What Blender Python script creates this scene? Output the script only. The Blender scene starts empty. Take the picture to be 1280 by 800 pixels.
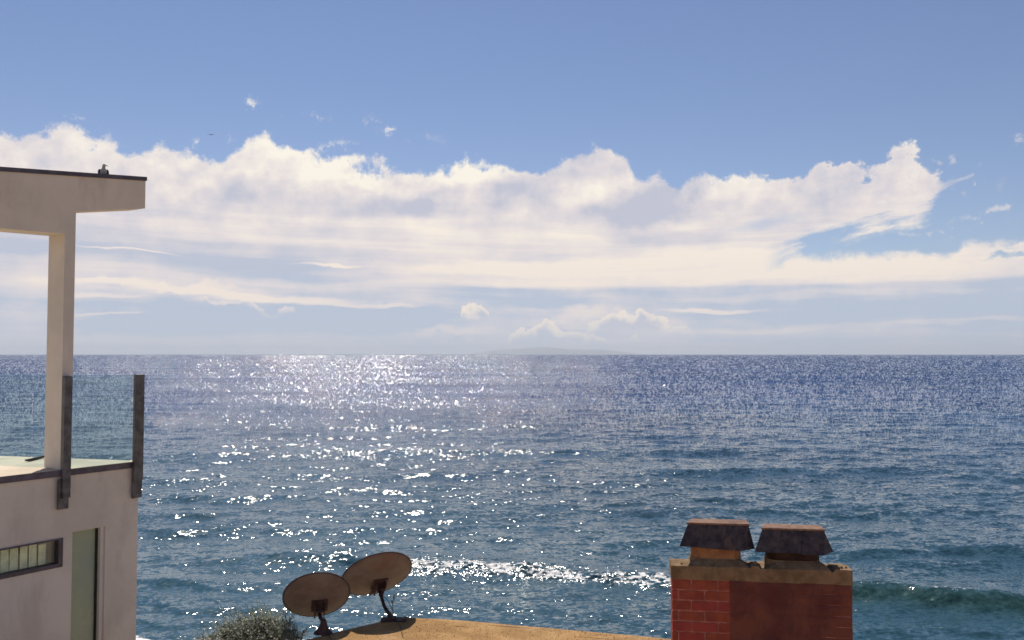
import bpy, bmesh, math, random
import numpy as np
from mathutils import Vector, Matrix
random.seed(7)
rng = np.random.default_rng(7)
sc = bpy.context.scene
COL = sc.collection
R = math.radians

# ------------------------------------------------------------------ camera
EYE = Vector((0, 0, 10)); F = 1100.0; TH = math.atan(43 / F)
cam = bpy.data.cameras.new("camera"); co = bpy.data.objects.new("camera", cam); COL.objects.link(co)
co.location = EYE; co.rotation_euler = (R(90) + TH, 0, 0)
cam.sensor_width = 36; cam.lens = F / 1280 * 36; cam.clip_start = 0.05; cam.clip_end = 200000
sc.camera = co

def ray(px, py):
    f = Vector((0, math.cos(TH), math.sin(TH))); u = Vector((0, -math.sin(TH), math.cos(TH)))
    return (Vector((1, 0, 0)) * (px - 640) + u * (400 - py) + f * F).normalized()
def on_z(px, py, z):
    d = ray(px, py); return EYE + d * ((z - EYE.z) / d.z)
def on_y(px, py, y):
    d = ray(px, py); return EYE + d * (y / d.y)
def on_plane(px, py, p0, n):
    d = ray(px, py); return EYE + d * ((p0 - EYE).dot(n) / d.dot(n))

# ------------------------------------------------------------------ light
SUN_AZ = R(-13); SUN_EL = R(51)       # azimuth measured from +Y towards +X
SKY = 0.1; EXPO = 0.0
sc.view_settings.view_transform = 'Standard'; sc.view_settings.look = 'None'
sc.view_settings.exposure = EXPO; sc.view_settings.gamma = 1
sun = bpy.data.lights.new("sun", 'SUN'); so = bpy.data.objects.new("sun", sun); COL.objects.link(so)
sun.energy = 4.9; sun.angle = R(0.5); sun.color = (1.0, 0.93, 0.83)
sd = Vector((math.sin(SUN_AZ) * math.cos(SUN_EL), math.cos(SUN_AZ) * math.cos(SUN_EL), math.sin(SUN_EL)))
so.rotation_euler = sd.to_track_quat('Z', 'Y').to_euler(); so.location = (0, 0, 60)

# ---- node arithmetic helper
class N:
    def __init__(s, nt, sock): s.nt = nt; s.s = sock
    def _m(s, op, *a, clamp=False):
        n = s.nt.nodes.new('ShaderNodeMath'); n.operation = op; n.use_clamp = clamp
        for i, v in enumerate((s,) + a):
            if isinstance(v, N): s.nt.links.new(v.s, n.inputs[i])
            else: n.inputs[i].default_value = v
        return N(s.nt, n.outputs[0])
    def __add__(s, o): return s._m('ADD', o)
    __radd__ = __add__
    def __sub__(s, o): return s._m('SUBTRACT', o)
    def __rsub__(s, o): return (s * -1) + o
    def __mul__(s, o): return s._m('MULTIPLY', o)
    __rmul__ = __mul__
    def __truediv__(s, o): return s._m('DIVIDE', o)
    def maxi(s, o): return s._m('MAXIMUM', o)
    def mini(s, o): return s._m('MINIMUM', o)
    def ss(s, a, b, lo=0.0, hi=1.0, kind='SMOOTHSTEP'):
        n = s.nt.nodes.new('ShaderNodeMapRange'); n.interpolation_type = kind; n.clamp = True
        s.nt.links.new(s.s, n.inputs[0])
        for i, v in zip((1, 2, 3, 4), (a, b, lo, hi)): n.inputs[i].default_value = v
        return N(s.nt, n.outputs[0])
def vmath(nt, op, a, b=None, scale=None):
    n = nt.nodes.new('ShaderNodeVectorMath'); n.operation = op
    for i, v in enumerate((a, b)):
        if v is None: continue
        if isinstance(v, N): nt.links.new(v.s, n.inputs[i])
        else: n.inputs[i].default_value = v
    if scale is not None:
        if isinstance(scale, N): nt.links.new(scale.s, n.inputs[3])
        else: n.inputs[3].default_value = scale
    return N(nt, n.outputs[1 if op == 'LENGTH' else 0])
def comb(nt, x, y, z):
    n = nt.nodes.new('ShaderNodeCombineXYZ')
    for i, v in enumerate((x, y, z)):
        if isinstance(v, N): nt.links.new(v.s, n.inputs[i])
        else: n.inputs[i].default_value = v
    return N(nt, n.outputs[0])
def sep(nt, v):
    n = nt.nodes.new('ShaderNodeSeparateXYZ'); nt.links.new(v.s, n.inputs[0])
    return [N(nt, o) for o in n.outputs]
def noise(nt, v, scale=1.0, detail=2.0, rough=0.5, color=False, dist=0.0):
    n = nt.nodes.new('ShaderNodeTexNoise'); nt.links.new(v.s, n.inputs['Vector'])
    n.inputs['Scale'].default_value = scale; n.inputs['Detail'].default_value = detail
    n.inputs['Roughness'].default_value = rough; n.inputs['Distortion'].default_value = dist
    return N(nt, n.outputs['Color' if color else 'Fac'])
def mix(nt, f, a, b):
    n = nt.nodes.new('ShaderNodeMix'); n.data_type = 'RGBA'
    for i, v in ((0, f), (6, a), (7, b)):
        if isinstance(v, N): nt.links.new(v.s, n.inputs[i])
        elif i == 0: n.inputs[0].default_value = v
        else: n.inputs[i].default_value = (*v, 1)
    return N(nt, n.outputs[2])
def curve(nt, x, pts, lo, hi, vmax):
    """piecewise curve of x in lo..hi -> value"""
    n = nt.nodes.new('ShaderNodeFloatCurve'); c = n.mapping.curves[0]
    P = sorted(((p - lo) / (hi - lo), v / vmax) for p, v in pts)
    P = [(0.0, P[0][1])] + [p for p in P if 0 < p[0] < 1] + [(1.0, P[-1][1])]
    while len(c.points) < len(P): c.points.new(0.5, 0.5)
    for q, p in zip(c.points, P): q.location = p
    n.mapping.update()
    nt.links.new(x.ss(lo, hi, kind='LINEAR').s, n.inputs[1]); n.inputs[0].default_value = 1.0
    return N(nt, n.outputs[0]) * vmax

def srgb(r, g, b):
    f = lambda c: (c / 255 / 12.92) if c / 255 <= .04045 else ((c / 255 + .055) / 1.055) ** 2.4
    return (f(r), f(g), f(b))

# ---- sky: Nishita plus a bank of clouds laid out in azimuth (U) and elevation (V)
world = bpy.data.worlds.new("World"); sc.world = world; world.use_nodes = True
wt = world.node_tree; wt.nodes.clear()
wout = wt.nodes.new('ShaderNodeOutputWorld'); bg = wt.nodes.new('ShaderNodeBackground')
bg.inputs[1].default_value = SKY; wt.links.new(bg.outputs[0], wout.inputs[0])
skyn = wt.nodes.new('ShaderNodeTexSky'); skyn.sky_type = 'NISHITA'; skyn.sun_disc = False
skyn.sun_elevation = SUN_EL; skyn.sun_rotation = SUN_AZ; skyn.altitude = 10
skyn.air_density = 1.0; skyn.dust_density = 0.0; skyn.ozone_density = 3.0
tc = wt.nodes.new('ShaderNodeTexCoord'); D = N(wt, tc.outputs['Generated'])
dx, dy, dz = sep(wt, D)
U = dx._m('ARCTAN2', dy) * 1000
V = dz / (dx * dx + dy * dy).maxi(1e-4)._m('SQRT') * 1000
def UV(px, py):
    d = ray(px, py); return math.atan2(d.x, d.y) * 1000, d.z / math.hypot(d.x, d.y) * 1000
UL, UH = UV(0, 443)[0] - 30, UV(1280, 443)[0] + 30
D1 = vmath(wt, 'SCALE', D, scale=1000.0)
def dn(wave, detail, rough, off=(0, 0, 0), ysq=1.0, color=False):
    v = vmath(wt, 'MULTIPLY', vmath(wt, 'ADD', D1, off), (1, 1, ysq))
    return noise(wt, v, 1.0 / wave, detail, rough, color)
wc = vmath(wt, 'SUBTRACT', dn(90, 5, .6, color=True), (.5, .5, .5))
wx, wy, wz = sep(wt, wc)
wf = vmath(wt, 'SUBTRACT', dn(22, 5, .62, off=(40, 7, 90), color=True), (.5, .5, .5)); fx, fy, _z = sep(wt, wf)
Uw = U + wx * 130 + fx * 26; Vw = V + wy * 75 + fy * 22
Pw = comb(wt, Uw, Vw, 0.0)
wc2 = vmath(wt, 'SUBTRACT', dn(240, 6, .55, ysq=3.0, off=(900, 0, 100), color=True), (.5, .5, .5))
sx, sy, _ = sep(wt, wc2)
Ps = comb(wt, U + sx * 200 + fx * 14, V + sy * 42 + fy * 5, 0.0)          # streakier warp
def blob(px, py, rx, ry, rot=0.0, a=1.0, b=0.2, P=Pw):
    u, v = UV(px, py); u2 = UV(px + 10, py)[0]; k = (u2 - u) / 10
    m = wt.nodes.new('ShaderNodeMapping'); m.vector_type = 'TEXTURE'
    m.inputs['Location'].default_value = (u, v, 0); m.inputs['Rotation'].default_value = (0, 0, R(rot))
    m.inputs['Scale'].default_value = (rx * k, ry * k, 1); wt.links.new(P.s, m.inputs['Vector'])
    return vmath(wt, 'LENGTH', N(wt, m.outputs[0])).ss(b, a, 1.0, 0.0)
def pc(pts, x=None):
    q = [UV(a, b) for a, b in pts]
    return curve(wt, x or U, q, UL, UH, 400.0)

TOP = [(0,156),(30,160),(70,153),(110,170),(135,173),(165,180),(200,184),(240,192),(262,202),(290,185),(315,176),(350,179),
       (400,189),(430,199),(460,208),(490,211),(520,207),(560,201),(590,197),(620,204),(650,211),(675,202),(700,196),(745,193),
       (780,202),(800,212),(820,209),(850,217),(900,223),(940,220),(980,223),(1005,217),(1025,205),(1045,209),(1080,205),(1105,198),
       (1122,182),(1142,182),(1155,196),(1172,203),(1190,202),(1206,203),(1218,212),(1235,300),(1280,300)]
BOT = [(0,400),(980,330),(1010,310),(1050,297),(1100,288),(1140,284),(1160,276),(1172,256),(1182,240),(1200,226),(1218,220),(1240,300),(1280,300)]
TOP2 = [(0,330),(980,318),(1030,312),(1100,314),(1150,317),(1195,316),(1210,302),(1240,298),(1280,296)]
nb = dn(58, 9, .6) - .5                                # cauliflower relief
nm = dn(150, 6, .52, off=(50, 0, 0)) - .5
nmu = dn(150, 6, .52, off=(66, 0, -34)) - .5
nf = dn(30, 7, .7, off=(0, 90, 0)) - .5
nbu = dn(58, 9, .6, off=(6, 0, -13)) - .5              # the same, sampled towards the light
nw = dn(120, 8, .62, off=(0, 500, 0), ysq=2.6) - .5    # wisps
Ut = U + wx * 34
top = pc(TOP, Ut); bot = pc(BOT, Ut); top2 = pc(TOP2, Ut)
rightw = U.ss(200, 430)
fib_v = comb(wt, (U * .95 + V * .30 + wx * 60) * (1 / 170), (V * .95 - U * .24 + wy * 30) * (1 / 24), 3.3)
nfib = noise(wt, fib_v, 1.0, 7, .62) - .5
far = dn(700, 3, .5, off=(300, 0, 0)) - .5             # slow change of the bank beyond the frame
offf = U._m('ABSOLUTE').ss(560, 900)
d1 = (top + far * offf * 160 - V) + nb * (80 + rightw * 30) + nf * (38 + rightw * 20) + (nfib + .02) * rightw * 75
d1 = d1.ss(-2, 9)
d1b = (V - bot + nb * 50 + nfib * 130 + nf * 16).ss(-4, 20)
m1 = d1 * (1 - (1 - d1b) * rightw.ss(.25, .5))
m2 = (top2 - V + nb * 50 + nw * 40 + nf * 16).ss(-3, 10)
mask = m1.maxi(m2 * (top2 - top + 200).ss(-1, 0))
# holes and thin veils in the right wing
holes = blob(1120, 303, 105, 11, 3, 1.0, .3) .maxi(blob(1262, 320, 50, 8, 0, 1, .3)).maxi(blob(955, 283, 70, 14, 8, 1, .1, Ps) * .45).maxi(blob(1190, 262, 55, 26, 0, 1, .3))
mask = mask * (1 - holes * (nb * 4 + nfib * 4 + 1.0)._m('MINIMUM', 1.0).maxi(0.0))
# detached scraps
scr = None
for (px, py, rx, ry, w, thr) in ((318,136,22,9,.75,.08),(477,163,24,10,.8,.06),(548,162,8,3,.5,.1),(430,187,30,9,.6,.06),(385,152,40,14,.35,.1),(1182,196,20,10,.7,.06),
                            (1255,265,60,6,.6,.05),(1200,284,85,7,.55,.05),(1278,182,14,8,.8,0),(240,176,40,12,.5,.08),(1222,222,30,30,.4,.1),(90,152,40,9,.6,.08),(505,176,50,10,.4,.08)):
    b = blob(px, py, rx, ry, 0, 1.3, .1) * (dn(18, 7, .68, off=(px, 0, py)) - .5 - thr + .07).ss(0.0, .13) * w
    scr = b if scr is None else scr.maxi(b)
mask = mask.maxi(scr)

# shade value: 0 cream white, 1 grey
h = V
lowleft = curve(wt, h, [(0,.80),(20,.80),(45,.95),(62,.75),(75,.58),(90,.70),(105,.88),(118,.70),(135,.48),(170,.44),(200,.42),(225,.20),(250,.06),(400,.05)], 0, 400, 1.0)
lowright = curve(wt, h, [(0,.78),(20,.82),(45,.92),(72,.86),(78,.30),(95,.14),(125,.16),(145,.34),(170,.42),(200,.32),(225,.16),(250,.06),(400,.05)], 0, 400, 1.0)
sel = (U + sx * 120).ss(-220, 20)
sh = lowleft * (1 - sel) + lowright * sel
G = [ # px, py, rx, ry, rot, weight, inner, warp
 (490,263,115,20,0,.75,.1,Ps),(560,246,90,22,8,.35,.1,Pw),(820,252,115,36,6,.75,.1,Pw),(760,268,120,24,0,.55,.1,Ps),(840,297,130,18,-6,.6,.2,Ps),
 (610,285,90,12,0,.22,.1,Ps),(340,240,110,26,6,.28,.0,Pw),(385,290,150,16,0,.22,.1,Ps),(900,268,60,20,0,.25,.1,Pw),(985,258,60,26,10,.15,.1,Pw),
 (250,335,170,10,0,.22,.1,Ps),(380,345,200,9,0,.28,.1,Ps),(560,362,110,10,0,.25,.1,Ps),(430,398,170,22,0,.95,.3,Ps),(660,375,130,14,0,.5,.1,Ps),
 (200,408,190,22,0,.6,.2,Ps),(330,367,200,7,-3,-.8,.2,Ps),(120,352,140,6,0,-.5,.2,Ps),(760,398,120,14,0,-.45,.2,Pw),(1000,412,160,7,2,-.4,.2,Ps),(560,408,70,9,0,-.45,.1,Pw),(60,300,110,22,0,.12,.0,Pw),(300,330,170,11,-2,.4,.1,Ps),(690,320,90,8,2,.35,.1,Ps),(930,318,120,8,-2,.3,.1,Ps),(640,235,60,18,0,.3,.0,Pw),(230,262,80,18,0,.3,.0,Pw),(1060,388,240,22,0,.35,.1,Ps),(1180,330,130,10,0,.10,.1,Ps),(520,425,120,14,0,.1,.1,Ps),
 (470,225,160,18,2,-.3,.1,Pw),(860,338,330,27,1.5,-.30,.55,Ps),(600,333,170,12,2,-.40,.3,Ps),(1040,345,260,20,0,-.25,.3,Ps),
 (395,332,75,2.6,-1,-.8,.2,Ps),(160,317,120,2.6,-2,-.75,.2,Ps),(215,357,150,9,-3,-.55,.1,Pw),(350,394,60,9,-6,-.9,.1,Pw),(300,382,90,5,-8,-.5,.1,Pw),(110,367,90,3.5,0,-.5,.2,Ps),
 (470,379,80,3.5,-2,-.6,.2,Ps),(110,390,70,2.5,0,-.5,.2,Ps),(900,385,75,4.5,-3,-.7,.3,Ps),(1160,408,140,7,4,-.3,.2,Ps),(1180,262,60,12,0,-.3,.1,Pw),
 (592,388,17,8,0,-.55,.3,Pw),(585,419,12,4,0,-.35,.3,Pw)]
for (px, py, rx, ry, rot, w, inn, P) in G:
    # the negligible offset makes Cycles evaluate the patches one after another, which keeps its shader stack small
    sh = sh + blob(px, py, rx, ry, rot, 1.0, inn, vmath(wt, 'ADD', P, sh * 1e-7)) * w
cum = V.ss(120, 190)
str_v = comb(wt, (U + wx * 80) * (1 / 260), (V + sy * 26 + U * .02) * (1 / 13), 8.0)
nstr = noise(wt, str_v, 1.0, 6, .58) - .5
relief = (nb - nbu) * (.4 + cum * 1.3) + (nm - nmu) * (1.0 + cum * 2.8)
sh = sh + relief + (dn(190, 7, .6, off=(0, 0, 700), ysq=2.2) - .5) * 1.5 + nstr * (1 - cum) * 1.4 + nfib * rightw * cum * 1.2
sh = (sh + (dn(46, 7, .6, off=(70, 0, 0), ysq=1.6) - .5) * .5).ss(-.02, 1.08, 0, 1, 'LINEAR')
cream = mix(wt, V.ss(60, 230), srgb(250, 236, 222), srgb(255, 247, 233))
grey = mix(wt, V.ss(40, 160), srgb(184, 197, 216), srgb(195, 197, 212))
mid = srgb(228, 220, 221)
cl = mix(wt, sh.ss(0, .5, kind='LINEAR'), cream, mid)
cl = mix(wt, sh.ss(.5, 1, kind='LINEAR'), cl, grey)
# small cumulus heads low over the horizon, each with a lit top and a soft foot
def heads(pts, base, foot, w):
    t = curve(wt, U + wx * 10, [UV(a, b) for a, b in pts], UL, UH, 400.0)
    f = UV(640, base)[1]; dd = t - V + (dn(20, 7, .62, off=(base, 0, 0)) - .5) * 46
    return dd.ss(-.5, 2.5) * (V - f + nw * 30).ss(0, foot) * w, (dd + nf * 14).ss(2, 15)
cl0 = cl
for pts, base, foot, w in (([(0,443),(620,443),(640,414),(660,410),(690,401),(705,412),(735,414),(760,424),(775,428),(790,420),(805,432),(830,443),(1280,443)], 436, 14, 1),
                           ([(0,443),(715,443),(740,398),(775,388),(800,388),(830,399),(850,408),(880,425),(920,426),(955,434),(965,443),(1280,443)], 428, 26, .85),
                           ([(0,443),(570,443),(578,385),(598,378),(612,392),(618,443),(1280,443)], 398, 8, .9)):
    m, inner = heads(pts, base, foot, w)
    cl = mix(wt, m, cl, mix(wt, inner, srgb(255, 240, 222), srgb(196, 200, 214)))
# air near the horizon
cl = mix(wt, V.ss(0, 50, .35, 0), cl, srgb(203, 212, 224))
cl = vmath(wt, 'SCALE', cl, scale=1.0 / SKY / 2 ** EXPO)
skyc = vmath(wt, 'MULTIPLY', N(wt, skyn.outputs[0]), (.83, .76, .82))
below = dz.ss(-.02, 0.0)
fin = mix(wt, mask * V.ss(600, 420), skyc, cl)
wt.links.new(fin.s, bg.inputs[0])
world.cycles.sampling_method = 'MANUAL'; world.cycles.sample_map_resolution = 512

cy = sc.cycles
cy.use_denoising = True; cy.denoiser = 'OPENIMAGEDENOISE'; cy.denoising_prefilter = 'ACCURATE'; cy.denoising_input_passes = 'RGB_ALBEDO_NORMAL'; cy.max_bounces = 6; cy.sample_clamp_indirect = 4; cy.sample_clamp_direct = 0
cy.volume_bounces = 0; cy.use_adaptive_sampling = False; cy.caustics_reflective = False; cy.caustics_refractive = False
cy.filter_width = 1.6

# ------------------------------------------------------------------ object helpers
def tag(o, label=None, cat=None, group=None, kind=None):
    for k, v in (('label', label), ('category', cat), ('group', group), ('kind', kind)):
        if v: o[k] = v
    return o
def empty(name, loc, label, cat, group=None, rz=0):
    o = bpy.data.objects.new(name, None); COL.objects.link(o); o.location = loc; o.rotation_euler = (0, 0, rz)
    o.empty_display_size = .2
    return tag(o, label, cat, group)
def link_mesh(name, me, mat, parent=None):
    o = bpy.data.objects.new(name, me); COL.objects.link(o)
    if mat and not me.materials: me.materials.append(mat)
    if parent:
        o.parent = parent
    return o
def obj(name, bm, mat, parent=None, smooth=False, bevel=0, loc=None):
    """bm is in the parent's local space"""
    me = bpy.data.meshes.new(name)
    bmesh.ops.recalc_face_normals(bm, faces=bm.faces)
    if bevel:
        bmesh.ops.bevel(bm, geom=[e for e in bm.edges], offset=bevel, segments=2, affect='EDGES', profile=.5, clamp_overlap=True)
    if smooth:
        for f in bm.faces: f.smooth = True
    bm.to_mesh(me); bm.free()
    return link_mesh(name, me, mat, parent)
def box(bm, a, b, M=None):
    v = [Vector((x, y, z)) for z in (a[2], b[2]) for y in (a[1], b[1]) for x in (a[0], b[0])]
    if M: v = [M @ p for p in v]
    v = [bm.verts.new(p) for p in v]
    for f in ((0,1,3,2),(4,6,7,5),(0,4,5,1),(2,3,7,6),(0,2,6,4),(1,5,7,3)): bm.faces.new([v[i] for i in f])
    return v
def hexa(bm, lo, hi):
    """two matching loops of points"""
    a = [bm.verts.new(p) for p in lo]; b = [bm.verts.new(p) for p in hi]; n = len(a)
    bm.faces.new(a[::-1]); bm.faces.new(b)
    for i in range(n): bm.faces.new([a[i], a[(i + 1) % n], b[(i + 1) % n], b[i]])
def tube(bm, pts, rad, seg=10):
    pts = [Vector(p) for p in pts]; rs = rad if isinstance(rad, (list, tuple)) else [rad] * len(pts)
    rings = []; up = Vector((0.13, 0.21, .97))
    for i, p in enumerate(pts):
        t = (pts[min(i + 1, len(pts) - 1)] - pts[max(i - 1, 0)]).normalized()
        a = t.cross(up)
        if a.length < .1: a = t.cross(Vector((1, 0, 0)))
        a.normalize(); b = t.cross(a)
        rings.append([bm.verts.new(p + (a * math.cos(k * 2 * math.pi / seg) + b * math.sin(k * 2 * math.pi / seg)) * rs[i]) for k in range(seg)])
    for r0, r1 in zip(rings, rings[1:]):
        for k in range(seg): bm.faces.new([r0[k], r0[(k + 1) % seg], r1[(k + 1) % seg], r1[k]])
    bm.faces.new(rings[0][::-1]); bm.faces.new(rings[-1])

# ------------------------------------------------------------------ materials
def pmat(name, col, rough=.7, var=.12, scale=6, bump=.25, bscale=60, spec=.35, metal=0, col2=None, stain=None, detail=5, bdist=.004):
    m = bpy.data.materials.new(name); m.use_nodes = True; nt = m.node_tree; p = nt.nodes['Principled BSDF']
    g = nt.nodes.new('ShaderNodeNewGeometry'); P = N(nt, g.outputs['Position'])
    f = noise(nt, P, scale, detail, .6)
    c2 = col2 or tuple(c * (1 - var * 2) for c in col); c1 = tuple(min(1, c * (1 + var)) for c in col)
    c = mix(nt, f.ss(.35, .65), c2 if col2 else c2, col if col2 else c1)
    if stain:
        sc_, amt, cs = stain
        s = noise(nt, vmath(nt, 'MULTIPLY', P, (1, 1, .3)), sc_, 6, .65).ss(.52, .68) * amt
        c = mix(nt, s, c, cs)
    nt.links.new(c.s, p.inputs['Base Color'])
    rr = f * .25 + (rough - .12); nt.links.new(rr.s, p.inputs['Roughness'])
    p.inputs['Specular IOR Level'].default_value = spec; p.inputs['Metallic'].default_value = metal
    b = nt.nodes.new('ShaderNodeBump'); b.inputs['Strength'].default_value = bump; b.inputs['Distance'].default_value = bdist * 4
    nt.links.new(noise(nt, P, bscale, 4, .6).s, b.inputs['Height']); nt.links.new(b.outputs[0], p.inputs['Normal'])
    return m
M = {}
M['stucco'] = pmat('stucco', (.69, .61, .535), .9, .05, 1.3, .5, 55, .2, stain=(1.9, .8, (.57, .49, .42)))
M['stucco_smooth'] = pmat('stucco_smooth', (.70, .625, .545), .88, .04, 1.5, .35, 70, .2, stain=(2.6, .7, (.60, .50, .44)))
M['flashing'] = pmat('flashing', (.085, .07, .095), .5, .2, 5, .1, 40, .5)
M['coping'] = pmat('coping', (.12, .10, .125), .55, .2, 4, .15, 40, .4)
M['post'] = pmat('post_metal', (.105, .098, .105), .45, .25, 9, .1, 60, .5, stain=(8, .5, (.11, .065, .05)))
M['deck'] = pmat('deck_tile', (.70, .58, .42), .8, .1, 1.2, .2, 30, .3, stain=(1.0, .4, (.50, .43, .33)))
M['frame'] = pmat('window_frame', (.09, .07, .085), .5, .15, 10, .05, 60, .5)
M['blind'] = pmat('blind_fabric', (.90, .90, .66), .9, .08, 12, .2, 200, .15)
M['roof'] = pmat('roof_gravel', (.57, .345, .15), .95, .12, 3.0, .9, 90, .12, col2=(.40, .23, .095), stain=(2.5, .7, (.64, .41, .21)), bdist=.006)
M['trim'] = pmat('roof_trim', (.30, .19, .10), .8, .2, 6, .4, 50, .2)
M['brick'] = pmat('brick', (.42, .108, .062), .92, .15, 9, .8, 120, .12, col2=(.31, .072, .050), stain=(4, .6, (.22, .075, .058)))
M['brick_b'] = pmat('brick_dark', (.44, .085, .068), .92, .15, 9, .8, 120, .12, col2=(.34, .068, .058))
M['mortar'] = pmat('mortar', (.50, .19, .15), .95, .15, 14, .7, 140, .1)
M['parge'] = pmat('parge_coat', (.24, .086, .060), .93, .2, 4.0, .9, 70, .1, col2=(.15, .050, .044), stain=(5, .8, (.13, .055, .05)))
M['crown'] = pmat('cement_crown', (.33, .215, .125), .95, .15, 8, .9, 90, .1, col2=(.20, .13, .075), stain=(6, .5, (.45, .33, .20)))
M['clay'] = pmat('flue_clay', (.42, .20, .095), .9, .18, 9, .5, 90, .15, col2=(.25, .115, .06))
M['soot'] = pmat('flue_sooty', (.065, .035, .027), .9, .2, 9, .5, 90, .15)
M['cap_side'] = pmat('cap_board_weathered', (.085, .073, .078), .7, .3, 14, .8, 60, .3, col2=(.034, .026, .036), stain=(9, .6, (.16, .10, .09)))
M['cap_top'] = pmat('cap_board_bare', (.30, .18, .125), .85, .15, 18, .6, 70, .2, col2=(.20, .115, .08), stain=(7, .7, (.10, .06, .055)))
M['dish'] = pmat('dish_rust', (.215, .17, .145), .7, .12, 5, .3, 40, .3, col2=(.155, .115, .097), stain=(4, .4, (.22, .10, .07)))
M['dish_front'] = pmat('dish_face', (.35, .30, .27), .7, .12, 7, .3, 40, .3)
M['mast'] = pmat('mast_steel', (.075, .04, .042), .65, .25, 14, .3, 60, .3, stain=(10, .5, (.16, .06, .035)))
M['sand'] = pmat('sand', (.42, .33, .22), .95, .12, .6, .5, 12, .15)
M['bark'] = pmat('bark', (.14, .10, .07), .9, .2, 12, .8, 80, .1)
M['hill'] = pmat('hill_scrub', (.10, .11, .07), .95, .2, .002, 0, 1, .05)
M['dark_strip'] = pmat('dark_strip', (.03, .028, .02), .6, .1, 12, .1, 80, .3)
M['stone_wall'] = pmat('render_wall', (.45, .38, .33), .9, .08, 1, .4, 50, .2)
def leafmat():
    m = bpy.data.materials.new('leaf'); m.use_nodes = True; nt = m.node_tree; p = nt.nodes['Principled BSDF']
    g = nt.nodes.new('ShaderNodeNewGeometry')
    r = N(nt, g.outputs['Random Per Island'])
    c = mix(nt, r, (.11, .13, .08), (.34, .345, .245)); c = mix(nt, r.ss(.82, .88), c, (.58, .57, .44))
    nt.links.new(c.s, p.inputs['Base Color']); p.inputs['Roughness'].default_value = .6
    t = nt.nodes.new('ShaderNodeBsdfTranslucent'); nt.links.new(c.s, t.inputs[0])
    mx = nt.nodes.new('ShaderNodeMixShader'); mx.inputs[0].default_value = .3
    nt.links.new(p.outputs[0], mx.inputs[1]); nt.links.new(t.outputs[0], mx.inputs[2])
    nt.links.new(mx.outputs[0], nt.nodes['Material Output'].inputs[0]); return m
M['leaf'] = leafmat()
def glassmat(name, tint, refl):
    m = bpy.data.materials.new(name); m.use_nodes = True; nt = m.node_tree; nt.nodes.remove(nt.nodes['Principled BSDF'])
    t = nt.nodes.new('ShaderNodeBsdfTransparent'); t.inputs[0].default_value = (*tint, 1)
    g = nt.nodes.new('ShaderNodeBsdfGlossy'); g.inputs['Roughness'].default_value = .03
    lw = nt.nodes.new('ShaderNodeLayerWeight'); lw.inputs[0].default_value = .5
    fr = N(nt, lw.outputs['Facing'])._m('POWER', 5.0) * .7 + refl
    mx = nt.nodes.new('ShaderNodeMixShader'); nt.links.new(fr.s, mx.inputs[0])
    nt.links.new(t.outputs[0], mx.inputs[1]); nt.links.new(g.outputs[0], mx.inputs[2])
    nt.links.new(mx.outputs[0], nt.nodes['Material Output'].inputs[0]); return m
M['glass'] = glassmat('railing_glass', (.84, .93, .94), .03)
M['glass_clear'] = glassmat('railing_glass_clear', (.965, .985, .988), .02)
M['window_glass'] = pmat('green_glass', (.36, .40, .27), .25, .12, 1.2, .0, 5, .5, col2=(.28, .34, .28))
M['window_clear'] = glassmat('window_clear', (.97, .99, .96), .04)

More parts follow.
